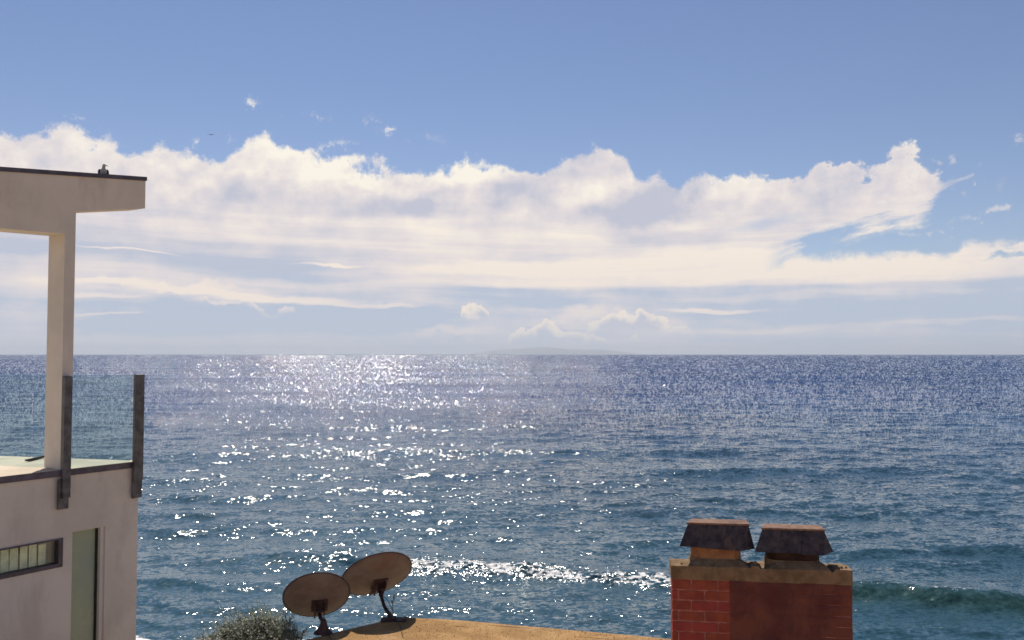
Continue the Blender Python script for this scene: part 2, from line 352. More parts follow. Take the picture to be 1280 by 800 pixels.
# ------------------------------------------------------------------ the sea
HY = EYE.z
def sea_material():
    m = bpy.data.materials.new('sea_water'); m.use_nodes = True; nt = m.node_tree; p = nt.nodes['Principled BSDF']
    g = nt.nodes.new('ShaderNodeNewGeometry'); P = N(nt, g.outputs['Position']); Ng = N(nt, g.outputs['Normal'])
    x, y, z = sep(nt, P)
    def slopes(wave, ax, amp, detail=1.5, rough=.5, rot=0, off=(0, 0, 0), vec=None):
        v = vec or comb(nt, x * (1.0 / (wave * ax)), y * (1.0 / wave), z * 0.0)
        c, s = math.cos(R(rot)), math.sin(R(rot))
        if vec is None and rot:
            v = comb(nt, (x * c + y * s) * (1.0 / (wave * ax)), (y * c - x * s) * (1.0 / wave), 0.0)
        n = noise(nt, vmath(nt, 'ADD', v, off), 1.0, detail, rough, True)
        return vmath(nt, 'MULTIPLY', vmath(nt, 'SUBTRACT', n, (.5, .5, .5)), (amp * .92, amp, 0))
    gust = noise(nt, comb(nt, x * .012, y * .02, 0.0), 1.0, 4, .6).ss(.34, .66, .55, 1.25)
    att = nt.nodes.new('ShaderNodeAttribute'); att.attribute_name = 'churn'; churn = N(nt, att.outputs['Fac'])
    att2 = nt.nodes.new('ShaderNodeAttribute'); att2.attribute_name = 'foam'; foam = N(nt, att2.outputs['Fac'])
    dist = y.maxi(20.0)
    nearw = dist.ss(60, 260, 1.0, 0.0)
    s = slopes(.15, 1.5, 1.35, 2, .55)
    s = vmath(nt, 'ADD', s, slopes(.55, 1.8, 1.0, 2, .5, 9, (3, 7, 0)))
    s = vmath(nt, 'ADD', s, slopes(3.2, 2.4, .26, 2, .5, -8, (13, 2, 0)))
    s = vmath(nt, 'ADD', s, slopes(14, 3.0, .10, 2, .5, 5, (5, 9, 0)))
    # longer, wider seas farther out: the wave size grows with the distance from the shore
    ln = dist._m('POWER', -.5) * -1
    v1 = comb(nt, x / dist * 680, ln * 640, 0.0); v2 = comb(nt, x / dist * 150, ln * 140, 4.0)
    farw = dist.ss(38, 170)
    s = vmath(nt, 'ADD', s, vmath(nt, 'SCALE', slopes(1, 1, 1.3, 2, .6, vec=v1), scale=farw))
    s = vmath(nt, 'ADD', s, vmath(nt, 'SCALE', slopes(1, 1, .32, 2, .6, vec=v2), scale=farw))
    s = vmath(nt, 'SCALE', s, scale=gust * (1 + churn * .35))
    # seas lean towards the shore: their landward faces are the steeper ones
    s = vmath(nt, 'ADD', s, comb(nt, 0.0, dist.ss(40, 400, -.025, -.20), 0.0))
    n = vmath(nt, 'NORMALIZE', vmath(nt, 'ADD', Ng, s))
    nt.links.new(n.s, p.inputs['Normal'])
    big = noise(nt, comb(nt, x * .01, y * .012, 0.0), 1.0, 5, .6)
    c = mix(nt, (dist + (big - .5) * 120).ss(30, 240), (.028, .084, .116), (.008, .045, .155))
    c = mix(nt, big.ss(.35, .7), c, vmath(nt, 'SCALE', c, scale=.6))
    att3 = nt.nodes.new('ShaderNodeAttribute'); att3.attribute_name = 'face'; face = N(nt, att3.outputs['Fac'])
    c = mix(nt, face, c, (.024, .066, .064))
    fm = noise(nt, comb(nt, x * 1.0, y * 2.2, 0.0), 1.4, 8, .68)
    foam_glitter = (fm - .62 + foam * .34).ss(0, .06) * foam.ss(0, .25)
    att4 = nt.nodes.new('ShaderNodeAttribute'); att4.attribute_name = 'crest_glitter'; crest_glitter = N(nt, att4.outputs['Fac'])
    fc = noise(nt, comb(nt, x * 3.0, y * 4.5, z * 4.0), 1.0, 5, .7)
    foam_glitter = foam_glitter.maxi((fc - .70 + crest_glitter * .262).ss(0, .03))  # white flecks: sun glitter painted on the breaker, plus foam along its lip
    c = mix(nt, foam_glitter, c, (.78, .76, .73))
    nt.links.new(c.s, p.inputs['Base Color'])
    rg = foam_glitter * .6 + churn * .07 + .072; nt.links.new(rg.s, p.inputs['Roughness'])
    p.inputs['Coat Weight'].default_value = .11; p.inputs['Coat Roughness'].default_value = .42; p.inputs['Coat IOR'].default_value = 1.33; nt.links.new(n.s, p.inputs['Coat Normal'])
    p.inputs['IOR'].default_value = 1.33; p.inputs['Specular IOR Level'].default_value = .5
    return m

def build_sea():
    ys = [24.0]
    while ys[-1] < 420: ys.append(ys[-1] + max(.085, ys[-1] * .0042))
    while ys[-1] < 90000: ys.append(ys[-1] * 1.07)
    ys = np.array(ys); nr = len(ys)
    inner = np.linspace(-1, 1, 640)
    u = np.concatenate([[-60, -12, -4, -2], inner[:], [2, 4, 12, 60]])
    W = .66 * ys + 3
    X = u[None, :] * W[:, None]; Y = np.repeat(ys[:, None], len(u), 1)
    X = np.clip(X, -90000, 90000)
    Z = np.zeros_like(X); r = np.random.default_rng(3)
    fade = np.clip(1 - (Y - 120) / 280, 0, 1) ** 1.3
    shore = np.clip((Y - 29) / 14, 0.25, 1)
    for i in range(64):
        L = 1.3 * (17 / 1.3) ** (i / 63); a = r.normal(0, .38 if L < 6 else .2)
        k = 2 * math.pi / L; kx, ky = k * math.sin(a), k * math.cos(a)
        amp = .0036 * L ** .74 * (1.0 + .4 * r.random()); ph = r.random() * 6.28
        lod = np.clip(L * 34 / Y, 0, 1) if L < 6 else 1
        c = kx * X + ky * Y + ph + .6 * np.sin(.13 * X + ph * 3)
        Z += amp * (np.exp(np.sin(c)) - 1.27) * .8 * lod
    Z *= fade * shore
    churn = np.zeros_like(X); face = np.zeros_like(X); foam = np.zeros_like(X)
    wob = .5 * np.sin(X * .31 + 1) + .35 * np.sin(X * .83 + 2.2) + .15 * np.sin(X * 2.1)
    def ridge(x0, y0, x1, y1, ampf, front, back, w=1.0):
        yc = y0 + (X - x0) * (y1 - y0) / (x1 - x0) + wob * w
        d = Y - yc
        prof = np.where(d < 0, np.exp(-(d / front) ** 2), np.exp(-(d / back) ** 2))
        A = ampf(X); return A * prof, d, A
    # the breaking swell
    def A1(x): return .44 * np.exp(-((x - 1) / 10) ** 4) + .72 * np.exp(-((x - 16.5) / 5.0) ** 4) + .25 * np.exp(-((x + 9) / 5) ** 2)
    z1, d, A = ridge(-3.8, 41.6, 18, 35.4, A1, .95, 2.6, .6); Z += z1
    fr = np.exp(-((d + .75) / .85) ** 2)
    lump = .5 + .5 * np.sin(X * 1.9 + 1.3 * np.sin(X * .7)) * np.sin(Y * 2.3 + X * .5)
    bandx = np.exp(-((X - 2.0) / 8.0) ** 6)
    churn += (1.2 * np.exp(-((d + .5) / 1.1) ** 2)) * bandx + .5 * np.exp(-((d - 1.2) / 1.6) ** 2) * bandx
    crest_glitter = np.exp(-((d + .45) / .75) ** 2) * bandx * (.55 + .45 * lump) + .62 * np.exp(-((d + .05) / .25) ** 2) * np.exp(-((X - 16) / 5) ** 4) * (.2 + .8 * lump)
    face += fr * np.exp(-((X - 18) / 7.5) ** 4)
    def bump(c, w): return lambda x: np.exp(-((x - c) / w) ** 2)
    for (x0, y0, x1, y1, c, w, a, f_, b_) in ((-16, 35.5, 0, 34.2, -10, 9, .16, .5, 1.4), (-16, 33.4, 0, 33.0, -9, 7, .12, .4, 1.2), (-18, 38.5, 4, 37.0, -12, 8, .20, .6, 1.8),
                                             (-24, 50, 10, 52, -8, 15, .24, .9, 2.6), (-10, 47, 30, 44, 24, 9, .26, .8, 2.4), (4, 35.2, 24, 34, 14, 8, .14, .5, 1.5),
                                             (-40, 62, 40, 60, -20, 22, .25, 1.2, 3.5), (-40, 72, 40, 76, 18, 22, .3, 1.2, 4), (-60, 92, 60, 88, 0, 40, .32, 1.6, 5), (6, 33, 24, 31.5, 15, 9, .12, .4, 1.3)):
        bf = bump(c, w); zz, dd, AA = ridge(x0, y0, x1, y1, lambda x: a * bf(x), f_, b_); Z += zz
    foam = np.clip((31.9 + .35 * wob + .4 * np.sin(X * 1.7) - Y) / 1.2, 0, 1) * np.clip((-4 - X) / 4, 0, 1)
    n = nr * len(u); me = bpy.data.meshes.new('sea'); nc = len(u)
    me.vertices.add(n); me.vertices.foreach_set('co', np.stack([X, Y, Z], -1).ravel())
    i, j = np.meshgrid(np.arange(nr - 1), np.arange(nc - 1), indexing='ij'); a = (i * nc + j).ravel()
    q = np.stack([a, a + 1, a + nc + 1, a + nc], -1).ravel(); nf = len(a)
    me.loops.add(nf * 4); me.loops.foreach_set('vertex_index', q)
    me.polygons.add(nf); me.polygons.foreach_set('loop_start', np.arange(nf) * 4); me.polygons.foreach_set('loop_total', np.full(nf, 4))
    me.polygons.foreach_set('use_smooth', np.ones(nf, bool)); me.update()
    for nm, arr in (('churn', churn), ('foam', foam), ('face', face), ('crest_glitter', crest_glitter)):
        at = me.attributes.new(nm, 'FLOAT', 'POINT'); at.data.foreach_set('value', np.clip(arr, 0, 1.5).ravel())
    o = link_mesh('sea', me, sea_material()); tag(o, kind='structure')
build_sea()

# ---- beach and bluff
def build_ground():
    bm = bmesh.new(); xs = [-60000, -3000, -400] + [x for x in range(-80, 81, 4)] + [400, 3000, 60000]
    prof = [(-60000, 30), (-2000, 12), (-60, 4.2), (-10, 4.0), (6, 4.0), (13, 3.8), (16, 3.0), (19, 1.7), (22, 1.1), (25, .65), (28, .3), (30.5, -.05), (34, -.6), (45, -2), (120, -3)]
    g = [[bm.verts.new((x, y + (math.sin(x * .07) * .5 if 10 < y < 32 else 0), z + (random.uniform(-.05, .05) if -12 < y < 28 else 0))) for x in xs] for y, z in prof]
    for r0, r1 in zip(g, g[1:]):
        for k in range(len(xs) - 1): bm.faces.new([r0[k], r0[k + 1], r1[k + 1], r1[k]])
    tag(obj('ground', bm, M['sand'], smooth=True), kind='structure')
build_ground()

# ---- the far island
def build_island():
    bm = bmesh.new(); Y0 = 80000; pts = [(585, 443), (605, 439), (625, 436), (645, 434.2), (665, 433.2), (680, 433), (700, 433.6), (725, 435), (750, 436.2), (775, 438.5), (805, 443)]
    rows = []
    prof = [(p[0], 443 - p[1]) for p in pts]
    for j, (dy, hs) in enumerate(((-2500, 0), (-1500, .35), (-500, .8), (300, 1), (1500, .6), (3500, 0))):
        rows.append([bm.verts.new(((px - 640) / F * Y0 + math.sin(k * 2.3 + j) * 120, Y0 + dy, EYE.z - 12 + h_ / F * Y0 * hs * .85 * (1 + .12 * math.sin(k * 1.7 + j * 2)))) for k, (px, h_) in enumerate(prof)])
    for r0, r1 in zip(rows, rows[1:]):
        for k in range(len(prof) - 1): bm.faces.new([r0[k], r0[k + 1], r1[k + 1], r1[k]])
    bmesh.ops.subdivide_edges(bm, edges=bm.edges, cuts=2, smooth=.5)
    tag(obj('hills', bm, M['hill'], smooth=True), kind='structure')
build_island()

# ------------------------------------------------------------------ the white beach house on the left
DZ = EYE.z - 1.35
fo = on_z(82, 587, DZ); fd = Vector((.54, .84, 0)).normalized(); fn = Vector((fd.y, -fd.x, 0))
def fac(px, py, off=0.0):
    p = on_plane(px, py, fo - fn * off, fn); return (p - fo).dot(fd), p.z
def fp(t, w, z): return fo + fd * t - fn * w + Vector((0, 0, z - DZ))
house = empty('beach_house', (fo.x, fo.y, 4.0), 'white stucco beach house with roof frame, glass railed deck and slot window', 'house')
HI = house.location.copy()
def fbox(bm, t0, t1, w0, w1, z0, z1, z1b=None, z0b=None):
    """box along the facade; z may differ between its two ends"""
    z1b = z1 if z1b is None else z1b; z0b = z0 if z0b is None else z0b
    lo = [fp(t0, w0, z0), fp(t1, w0, z0b), fp(t1, w1, z0b), fp(t0, w1, z0)]; hi = [fp(t0, w0, z1), fp(t1, w0, z1b), fp(t1, w1, z1b), fp(t0, w1, z1)]
    hexa(bm, [p - HI for p in lo], [p - HI for p in hi])
tc_ = fac(173.5, 577)[0]           # facade corner
C = fp(tc_, 0, DZ)
Dp = on_z(0, 570.5, DZ); fdir = (Dp - fp(tc_, 0, DZ)).normalized()
# facade wall with two openings
slot = dict(t0=-4.2, t1=fac(78, 690)[0], z0=fac(40, 716)[1], z1=fac(40, 679)[1])
door = dict(t0=fac(90, 700)[0], t1=fac(131, 700)[0], z0=5.6, z1=fac(110, 661)[1])
TL = -6.0; ZB = 3.7; ZT = DZ - .012
bm = bmesh.new()
ts = sorted([TL, slot['t0'], slot['t1'], door['t0'], door['t1'], tc_]); TW = .16
for a, b in zip(ts, ts[1:]):
    mid_ = (a + b) / 2; hole = None
    if slot['t0'] < mid_ < slot['t1']: hole = slot
    if door['t0'] < mid_ < door['t1']: hole = door
    if hole:
        fbox(bm, a, b, 0, TW, ZB, hole['z0']); fbox(bm, a, b, 0, TW, hole['z1'], ZT)
    else: fbox(bm, a, b, 0, TW, ZB, ZT)
obj('facade_wall', bm, M['stucco'], house)
# solid body behind
bm = bmesh.new()
A_, C_ = fp(TL, TW + .002, 0), fp(tc_, TW + .002, 0); Dd = C_ + fdir * 6; Ee = A_ + fdir * 6
loop = [A_, C_, Dd, Ee]
hexa(bm, [Vector((p.x, p.y, ZB)) - HI for p in loop], [Vector((p.x, p.y, ZT - .13)) - HI for p in loop])
obj('wall', bm, M['stucco'], house)
bm = bmesh.new(); loop = [fp(TL, TW + .002, 0), fp(tc_ - .002, TW + .002, 0), fp(tc_ - .002, TW + .002, 0) + fdir * 6.0, fp(TL, TW + .002, 0) + fdir * 6.0]
hexa(bm, [Vector((p.x, p.y, ZT - .13)) - HI for p in loop], [Vector((p.x, p.y, DZ)) - HI for p in loop])
obj('deck_floor', bm, M['deck'], house)
bm = bmesh.new(); fbox(bm, TL, tc_, -.02, TW, DZ - .072, DZ + .002); obj('coping', bm, M['coping'], house)
bm = bmesh.new(); fbox(bm, TL, tc_, -.012, TW - .01, DZ + .0021, DZ + .006); obj('coping_top', bm, M['deck'], house)
# slot window
wn = tag(bpy.data.objects.new('window', None)); COL.objects.link(wn); wn.parent = house; wn['label'] = 'long low slot window with hanging vertical blinds'
def fr_rect(t0, t1, z0, z1, w0, w1, th, parent, mat, name='frame', right=None, bottom=None):
    bm = bmesh.new(); r_ = right or th; b_ = bottom or th
    fbox(bm, t0, t1, w0, w1, z0, z0 + b_); fbox(bm, t0, t1, w0, w1, z1 - th, z1)
    fbox(bm, t0, t0 + th, w0, w1, z0 + b_, z1 - th); fbox(bm, t1 - r_, t1, w0, w1, z0 + b_, z1 - th)
    return obj(name, bm, mat, parent)
fr_rect(slot['t0'], slot['t1'], slot['z0'], slot['z1'], -.012, .13, .018, wn, M['frame'], right=.05, bottom=.045)
bm = bmesh.new(); fbox(bm, slot['t0'] + .02, slot['t1'] - .05, .035, .041, slot['z0'] + .045, slot['z1'] - .02); obj('pane', bm, M['window_clear'], wn)
t = slot['t0'] + .05; k = 0
bms = bmesh.new(); fbox(bms, 0, .1, 0, .004, 0, 1); bms.free()
while t < slot['t1'] - .16:
    bm = bmesh.new(); tilt = random.uniform(-.008, .008); top_ = slot['z1'] - .02 - (random.choice((0, 0, .012, .03)))
    a = [fp(t, .075 + tilt, slot['z0'] + .05), fp(t + .098, .087, slot['z0'] + .05), fp(t + .098, .089, slot['z0'] + .05), fp(t, .077 + tilt, slot['z0'] + .05)]
    b = [Vector((p.x, p.y, top_)) for p in a]; hexa(bm, [p - HI for p in a], [p - HI for p in b]); obj('blind', bm, M['blind'], wn)
    t += .105
# tall window
wd = bpy.data.objects.new('window', None); COL.objects.link(wd); wd.parent = house; wd['label'] = 'tall narrow green glazed window'
fr_rect(door['t0'], door['t1'], door['z0'], door['z1'], .02, .15, .012, wd, M['stucco_smooth'], right=.05)
bm = bmesh.new(); fbox(bm, door['t0'] + .013, door['t1'] - .075, .09, .10, door['z0'] + .013, door['z1'] - .014); obj('pane', bm, M['window_glass'], wd)
bm = bmesh.new(); fbox(bm, door['t1'] - .074, door['t1'] - .052, .07, .12, door['z0'] + .013, door['z1'] - .014); obj('jamb', bm, M['dark_strip'], wd)
# roof frame: pillar, beam, flashing
pt0, pt1 = fac(78.5, 430)[0], fac(91.8, 430)[0]
pw = .39
for k in range(30):
    q = fo + fd * pt0 - fn * (.2 + k * .02)
    px = 640 + q.x / q.y * F
    if px <= 58.8: pw = .2 + k * .02; break
zt0, zt1 = fac(0, 214)[1], fac(182, 226)[1]; ta, tb = fac(0, 214)[0], fac(182, 226)[0]
ztop = lambda t: zt0 + (zt1 - zt0) * (t - ta) / (tb - ta)
s0, s1 = fac(0, 289.5, pw), fac(61, 294.5, pw)
zs = lambda t: s0[1] + (s1[1] - s0[1]) * (t - s0[0]) / (s1[0] - s0[0])
c0, c1 = fac(93, 266.5, pw), fac(182, 262.5, pw)
zc = lambda t: c0[1] + (c1[1] - c0[1]) * (t - c0[0]) / (c1[0] - c0[0])
zp = min(zs(pt0), zc(pt1)) - .001
bm = bmesh.new(); fbox(bm, pt0, pt1, 0.0, pw, DZ + .0062, zs(pt0)); obj('pillar', bm, M['stucco_smooth'], house)
bm = bmesh.new(); fbox(bm, -3.3, -3.13, 0.0, pw, DZ + .0062, zs(-3.3)); obj('pillar', bm, M['stucco_smooth'], house)
bm = bmesh.new()
P2 = [(-3.3, zs(-3.3)), (pt1, zs(pt0) ), (pt1, zc(pt1)), (tb, zc(tb)), (tb, ztop(tb)), (-3.3, ztop(-3.3))]
hexa(bm, [fp(a, 0, b) - HI for a, b in P2], [fp(a, pw, b) - HI for a, b in P2])
obj('beam', bm, M['stucco_smooth'], house)
bm = bmesh.new(); fbox(bm, -3.3, tb + .01, -.018, pw + .018, ztop(-3.3), ztop(-3.3) + .05, ztop(tb) + .05, ztop(tb)); obj('roof_flashing', bm, M['flashing'], house)
# railing posts and glass
post1 = [None, None]
for (pa, pb, ytop, ybot, ba, bb, byt) in ((80.5, 90.2, 470, 622, 72.8, 86.2, 600), (169, 180.2, 468, 600, 166.2, 178, 577)):
    t0, z1 = fac(pa, ytop, -.06); t1, _ = fac(pb, ytop, -.06); z0 = fac((pa + pb) / 2, ybot, -.06)[1]
    rp = bpy.data.objects.new('railing_post', None); COL.objects.link(rp); rp.parent = house
    bm = bmesh.new(); fbox(bm, t0, t1, -.075, -.025, z0, z1); obj('upright', bm, M['post'], rp, bevel=.004)
    b0 = fac(ba, ybot, -.05)[0]; b1 = fac(bb, ybot, -.05)[0]
    zb = fac((ba + bb) / 2, 636.5 if pa < 100 else 622.5, -.05)[1]
    bm = bmesh.new(); fbox(bm, b0, b1, -.0245 - .022, -.001 - .0205, zb, DZ - .1 if pa < 100 else DZ - .03); obj('bracket', bm, M['post'], rp, bevel=.004)
tp0, tp1 = fac(90.2, 470, -.05)[0], fac(169, 468, -.05)[0]; zg = fac(130, 470.5, -.05)[1]
bm = bmesh.new(); fbox(bm, tp0 + .003, tp1 - .003, -.055, -.045, DZ + .02, zg)
gp = obj('glass_panel', bm, M['glass_clear'], house)
# seaward glass
g0 = fp(tc_ - .04, .03, 0); L_ = 0.05; zgs = DZ + 1.09
fnn = Vector((-fdir.y, fdir.x, 0))
for k in range(4):
    a = g0 + fdir * (L_ + .01); b = g0 + fdir * (L_ + 1.5); L_ += 1.52
    bm = bmesh.new(); lo = [a, b, b - fnn * .012, a - fnn * .012]
    zk = lambda p: EYE.z - 25 / F * p.y
    hexa(bm, [Vector((p.x, p.y, DZ + .004)) - HI for p in lo], [Vector((p.x, p.y, DZ + 1.09)) - HI for p in lo])
    obj('glass_panel', bm, M['glass'], house)
# thin dark strip lying on the deck
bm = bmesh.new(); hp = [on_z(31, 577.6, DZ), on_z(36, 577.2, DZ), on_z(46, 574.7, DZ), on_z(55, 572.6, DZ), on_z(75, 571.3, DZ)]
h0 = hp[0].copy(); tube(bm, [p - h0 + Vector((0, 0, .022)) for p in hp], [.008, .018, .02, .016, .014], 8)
o = obj('dark_strip', bm, M['dark_strip'], smooth=True); o.location = h0; tag(o, 'thin dark strip lying on the pale sunlit deck beside the pillar', 'dark_strip')

# ------------------------------------------------------------------ neighbour's flat roof
RZ = EYE.z - 2.85
rc = [on_z(838, 795.5, RZ), on_z(700, 783.5, RZ), on_z(600, 775, RZ), on_z(545, 771, RZ), on_z(503, 769.2, RZ), on_z(478, 773.5, RZ), on_z(445, 781, RZ), on_z(372, 799, RZ)]
e0 = rc[0] + (rc[0] - rc[1]).normalized() * 4.5; e1 = rc[-1] + (rc[-1] - rc[-2]).normalized() * 1.2
outline = [Vector((e0.x, 2.2, RZ)), e0] + rc + [e1, Vector((e1.x, 2.2, RZ))]
rh = empty('flat_roof_house', (1, 6, 4.0), 'neighbouring low house with a flat brown gravel roof under the dishes', 'house'); RI = rh.location.copy()
def ring(off, z):
    c = Vector((.6, 6, 0)); return [Vector((p.x, p.y, z)) + (Vector((p.x, p.y, 0)) - c).normalized() * off - RI for p in outline]
bm = bmesh.new(); hexa(bm, ring(-.35, 3.7), ring(-.35, RZ - .22)); obj('wall', bm, M['stone_wall'], rh)
bm = bmesh.new(); hexa(bm, ring(0, RZ - .219), ring(0, RZ - .03)); obj('fascia', bm, M['trim'], rh)
# roof sheet, slightly uneven with a soft edge
bm = bmesh.new(); top_ = ring(-.0, RZ - .0299); n_ = len(top_)
cen = Vector((.6, 6, RZ)) - RI; rings = []
for f_ in (1, .985, .96, .92, .86, .78, .68, .55, .4, .2):
    rings.append([bm.verts.new(cen.lerp(Vector((p.x, p.y, cen.z)), f_) + Vector((0, 0, (-.028 if f_ == 1 else -.008 if f_ > .98 else random.uniform(-.006, .006))))) for p in top_])
cv = bm.verts.new(cen)
for a, b in zip(rings, rings[1:]):
    for k in range(n_): bm.faces.new([a[k], a[(k + 1) % n_], b[(k + 1) % n_], b[k]])
for k in range(n_): bm.faces.new([rings[-1][k], rings[-1][(k + 1) % n_], cv])
bmesh.ops.subdivide_edges(bm, edges=bm.edges, cuts=2, smooth=0.2)
for v in bm.verts:
    if abs(v.co.z - cen.z) < .02: v.co.z += random.uniform(-.004, .004)
obj('roof', bm, M['roof'], rh, smooth=True)
# loose gravel on the roof
bm = bmesh.new()
for k in range(1500):
    px = random.uniform(380, 860); py = random.uniform(771 + max(0, (px - 500) * .078) + max(0, (500 - px) * .25), 812)
    p = on_z(px, py, RZ); r_ = random.uniform(.003, .008); p = p - RI + Vector((0, 0, r_ * .3))
    vs = [bm.verts.new(p + Vector((random.uniform(.6, 1.2) * r_ * a, random.uniform(.6, 1.2) * r_ * b, r_ * c * random.uniform(.5, 1)))) for a, b, c in ((1, 0, 0), (-.5, .87, 0), (-.5, -.87, 0), (0, 0, 1))]
    for f_ in ((0, 1, 3), (1, 2, 3), (2, 0, 3)): bm.faces.new([vs[i] for i in f_])
tag(obj('gravel', bm, M['roof'], rh), kind='stuff')

# ------------------------------------------------------------------ satellite dishes
def build_dish(cpx, cpy, cY, bpx, bpy_, diam, az, el, label, rust, flare):
    c = on_y(cpx, cpy, cY); b = on_z(bpx, bpy_, RZ)
    root = empty('satellite_dish', b, label, 'satellite dish', 'old satellite dishes on the flat roof')
    n = Vector((math.sin(az) * math.cos(el), math.cos(az) * math.cos(el), math.sin(el)))
    a1 = n.cross(Vector((0, 0, 1))).normalized(); a2 = a1.cross(n)
    Rr = diam / 2; dep = .075; bm = bmesh.new(); cl = c - b
    def bowl(off):
        rows = []
        for i in range(11):
            f_ = i / 10; zz = dep * (f_ * f_ - 1) + off
            rows.append([bm.verts.new(cl + n * (zz + .05) + (a1 * math.cos(k * math.pi / 32) * 1.0 + a2 * math.sin(k * math.pi / 32)) * Rr * max(f_, .001)) for k in range(64)])
        for r0, r1 in zip(rows, rows[1:]):
            for k in range(64): bm.faces.new([r0[k], r0[(k + 1) % 64], r1[(k + 1) % 64], r1[k]])
        return rows
    A = bowl(0); B = bowl(-.006)
    for k in range(64): bm.faces.new([A[-1][k], A[-1][(k + 1) % 64], B[-1][(k + 1) % 64], B[-1][k]])
    obj('reflector', bm, M['dish'], root, smooth=True)
    bm = bmesh.new(); rim = [cl + n * .047 + (a1 * math.cos(k * math.pi / 32) + a2 * math.sin(k * math.pi / 32)) * (Rr + .002) for k in range(65)]
    tube(bm, rim, .007, 6); obj('rim', bm, M['mast'], root, smooth=True)
    # back bracket: plate, two cheeks
    MM = Matrix((( a1.x, a2.x, n.x, 0), (a1.y, a2.y, n.y, 0), (a1.z, a2.z, n.z, 0), (0, 0, 0, 1)))
    T = Matrix.Translation(cl - a2 * (.06) + a1 * .03) @ MM
    bm = bmesh.new(); box(bm, (-.085, -.10, -.045), (.085, .07, -.028), T)
    box(bm, (-.055, -.13, -.11), (-.045, .05, -.045), T); box(bm, (.045, -.13, -.11), (.055, .05, -.045), T)
    box(bm, (-.0449, -.05, -.10), (.0449, -.02, -.07), T); obj('bracket', bm, M['mast'], root, bevel=.003)
    # mast
    mt = T @ Vector((0, -.09, -.08)); bm = bmesh.new()
    if flare:
        tube(bm, [(0, 0, .02), (0.0, 0, .06), (-.003, 0, .12), mt * .8 , mt], [.024, .022, .020, .019, .019], 12)
    else:
        tube(bm, [(0, 0, .0), (-.012, 0, .05), mt * .45 + Vector((-.012, 0, 0)), mt * .75 + Vector((.0, 0, 0)), mt + Vector((0, 0, .03))], [.022, .024, .019, .019, .028], 12)
    obj('mast', bm, M['mast'], root, smooth=True)
    bm = bmesh.new()
    if flare:   # tripod-like conical foot
        prof = [(.10, 0), (.098, .012), (.07, .035), (.045, .07), (.03, .11), (.022, .15)]
        rows = [[bm.verts.new((r_ * math.cos(k * math.pi / 8) * 1.0, r_ * .7 * math.sin(k * math.pi / 8), z_)) for k in range(16)] for r_, z_ in prof]
        for r0, r1 in zip(rows, rows[1:]):
            for k in range(16): bm.faces.new([r0[k], r0[(k + 1) % 16], r1[(k + 1) % 16], r1[k]])
        bm.faces.new(rows[-1]); obj('foot', bm, M['mast'], root, smooth=True)
    else:
        box(bm, (-.11, -.07, .001), (.17, .07, .012)); box(bm, (-.05, -.045, .012), (.05, .045, .03))
        box(bm, (.13, -.05, .012), (.16, .04, .028)); obj('foot', bm, M['mast'], root, bevel=.003)
    # feed arm and receiver on the sky side
    foot_ = cl - a2 * Rr * .98 + n * .04; lnb = cl + n * .42 - a2 * Rr * .62
    bm = bmesh.new(); tube(bm, [cl - a2 * .12 - n * .04, cl - a2 * (Rr * .8) - n * .0, foot_ - a2 * .02, lnb], .011, 8); obj('feed_arm', bm, M['mast'], root, smooth=True)
    bm = bmesh.new(); tube(bm, [lnb - n * .0 + a2 * .0, lnb - n * .04 + a2 * .03, lnb - n * .08 + a2 * .05], [.02, .024, .03], 10); obj('receiver', bm, M['dish_front'], root, smooth=True)
    # cable
    bm = bmesh.new(); q = [mt + Vector((.02, -.02, -.01)), mt * .7 + Vector((.06, -.02, 0)), mt * .35 + Vector((.065, -.02, 0)), Vector((.06, -.05, .02)), Vector((.12, -.2, .008)), Vector((.2, -.6, .008))]
    tube(bm, q, .0035, 6); obj('cable', bm, M['dark_strip'], root, smooth=True)
build_dish(396, 748, 9.40, 404, 792, .69, R(-16), R(36), 'left dish, lower and darker, on a flared foot beside the shrub', 0, True)
build_dish(472, 722, 9.86, 489, 775, .79, R(-27), R(43), 'right dish, raised higher on a thin bent mast at the roof edge', 0, False)
# thin twig by the taller dish
tw = on_z(490.5, 776, RZ); bm = bmesh.new()
tube(bm, [(0, 0, 0), (.006, 0, .10), (0.0, 0, .17), (.012, 0, .25)], [.005, .004, .004, .003], 6)
for a, b, s_ in (((.0, 0, .17), (-.014, .004, .23), .010), ((.012, 0, .23), (.018, 0, .285), .013), ((.004, 0, .21), (.024, -.004, .25), .009)):
    a = Vector(a); b = Vector(b); m_ = (a + b) / 2; sd_ = Vector((s_, .003, 0)); v = [bm.verts.new(p) for p in (a, m_ + sd_, b, m_ - sd_, m_ + Vector((0, -.004, 0)))]
    for i, j in ((0, 1), (1, 2), (2, 3), (3, 0)): bm.faces.new([v[i], v[j], v[4]])
o = obj('weed', bm, M['leaf']); o.location = tw; tag(o, 'thin dry weed standing at the foot of the taller dish mast', 'plant')

# ------------------------------------------------------------------ chimney
cl0_ = on_y(840, 705, 7.1); cr0_ = on_y(1064, 711.5, 6.9)
cx = Vector((cr0_.x - cl0_.x, cr0_.y - cl0_.y, 0)); CW = cx.length; rot = math.atan2(cx.y, cx.x); CD = .42
ch = empty('chimney', (cl0_.x, cl0_.y, RZ - .03), 'red brick chimney with cement crown and two hooded flues', 'chimney', rz=rot)
CH = cl0_.z - ch.location.z; crown_h = .115; BT = CH - crown_h
ci = ch.matrix_basis.inverted() if False else (Matrix.Translation(ch.location) @ Matrix.Rotation(rot, 4, 'Z')).inverted()
def cfront(px, py, y=0.0):
    n_ = Vector((-math.sin(rot), math.cos(rot), 0)); p = on_plane(px, py, ch.location + n_ * y, n_); return ci @ p
bm = bmesh.new(); box(bm, (.003, .003, 0), (CW - .003, CD - .003, BT - .001)); obj('mortar', bm, M['mortar'], ch)
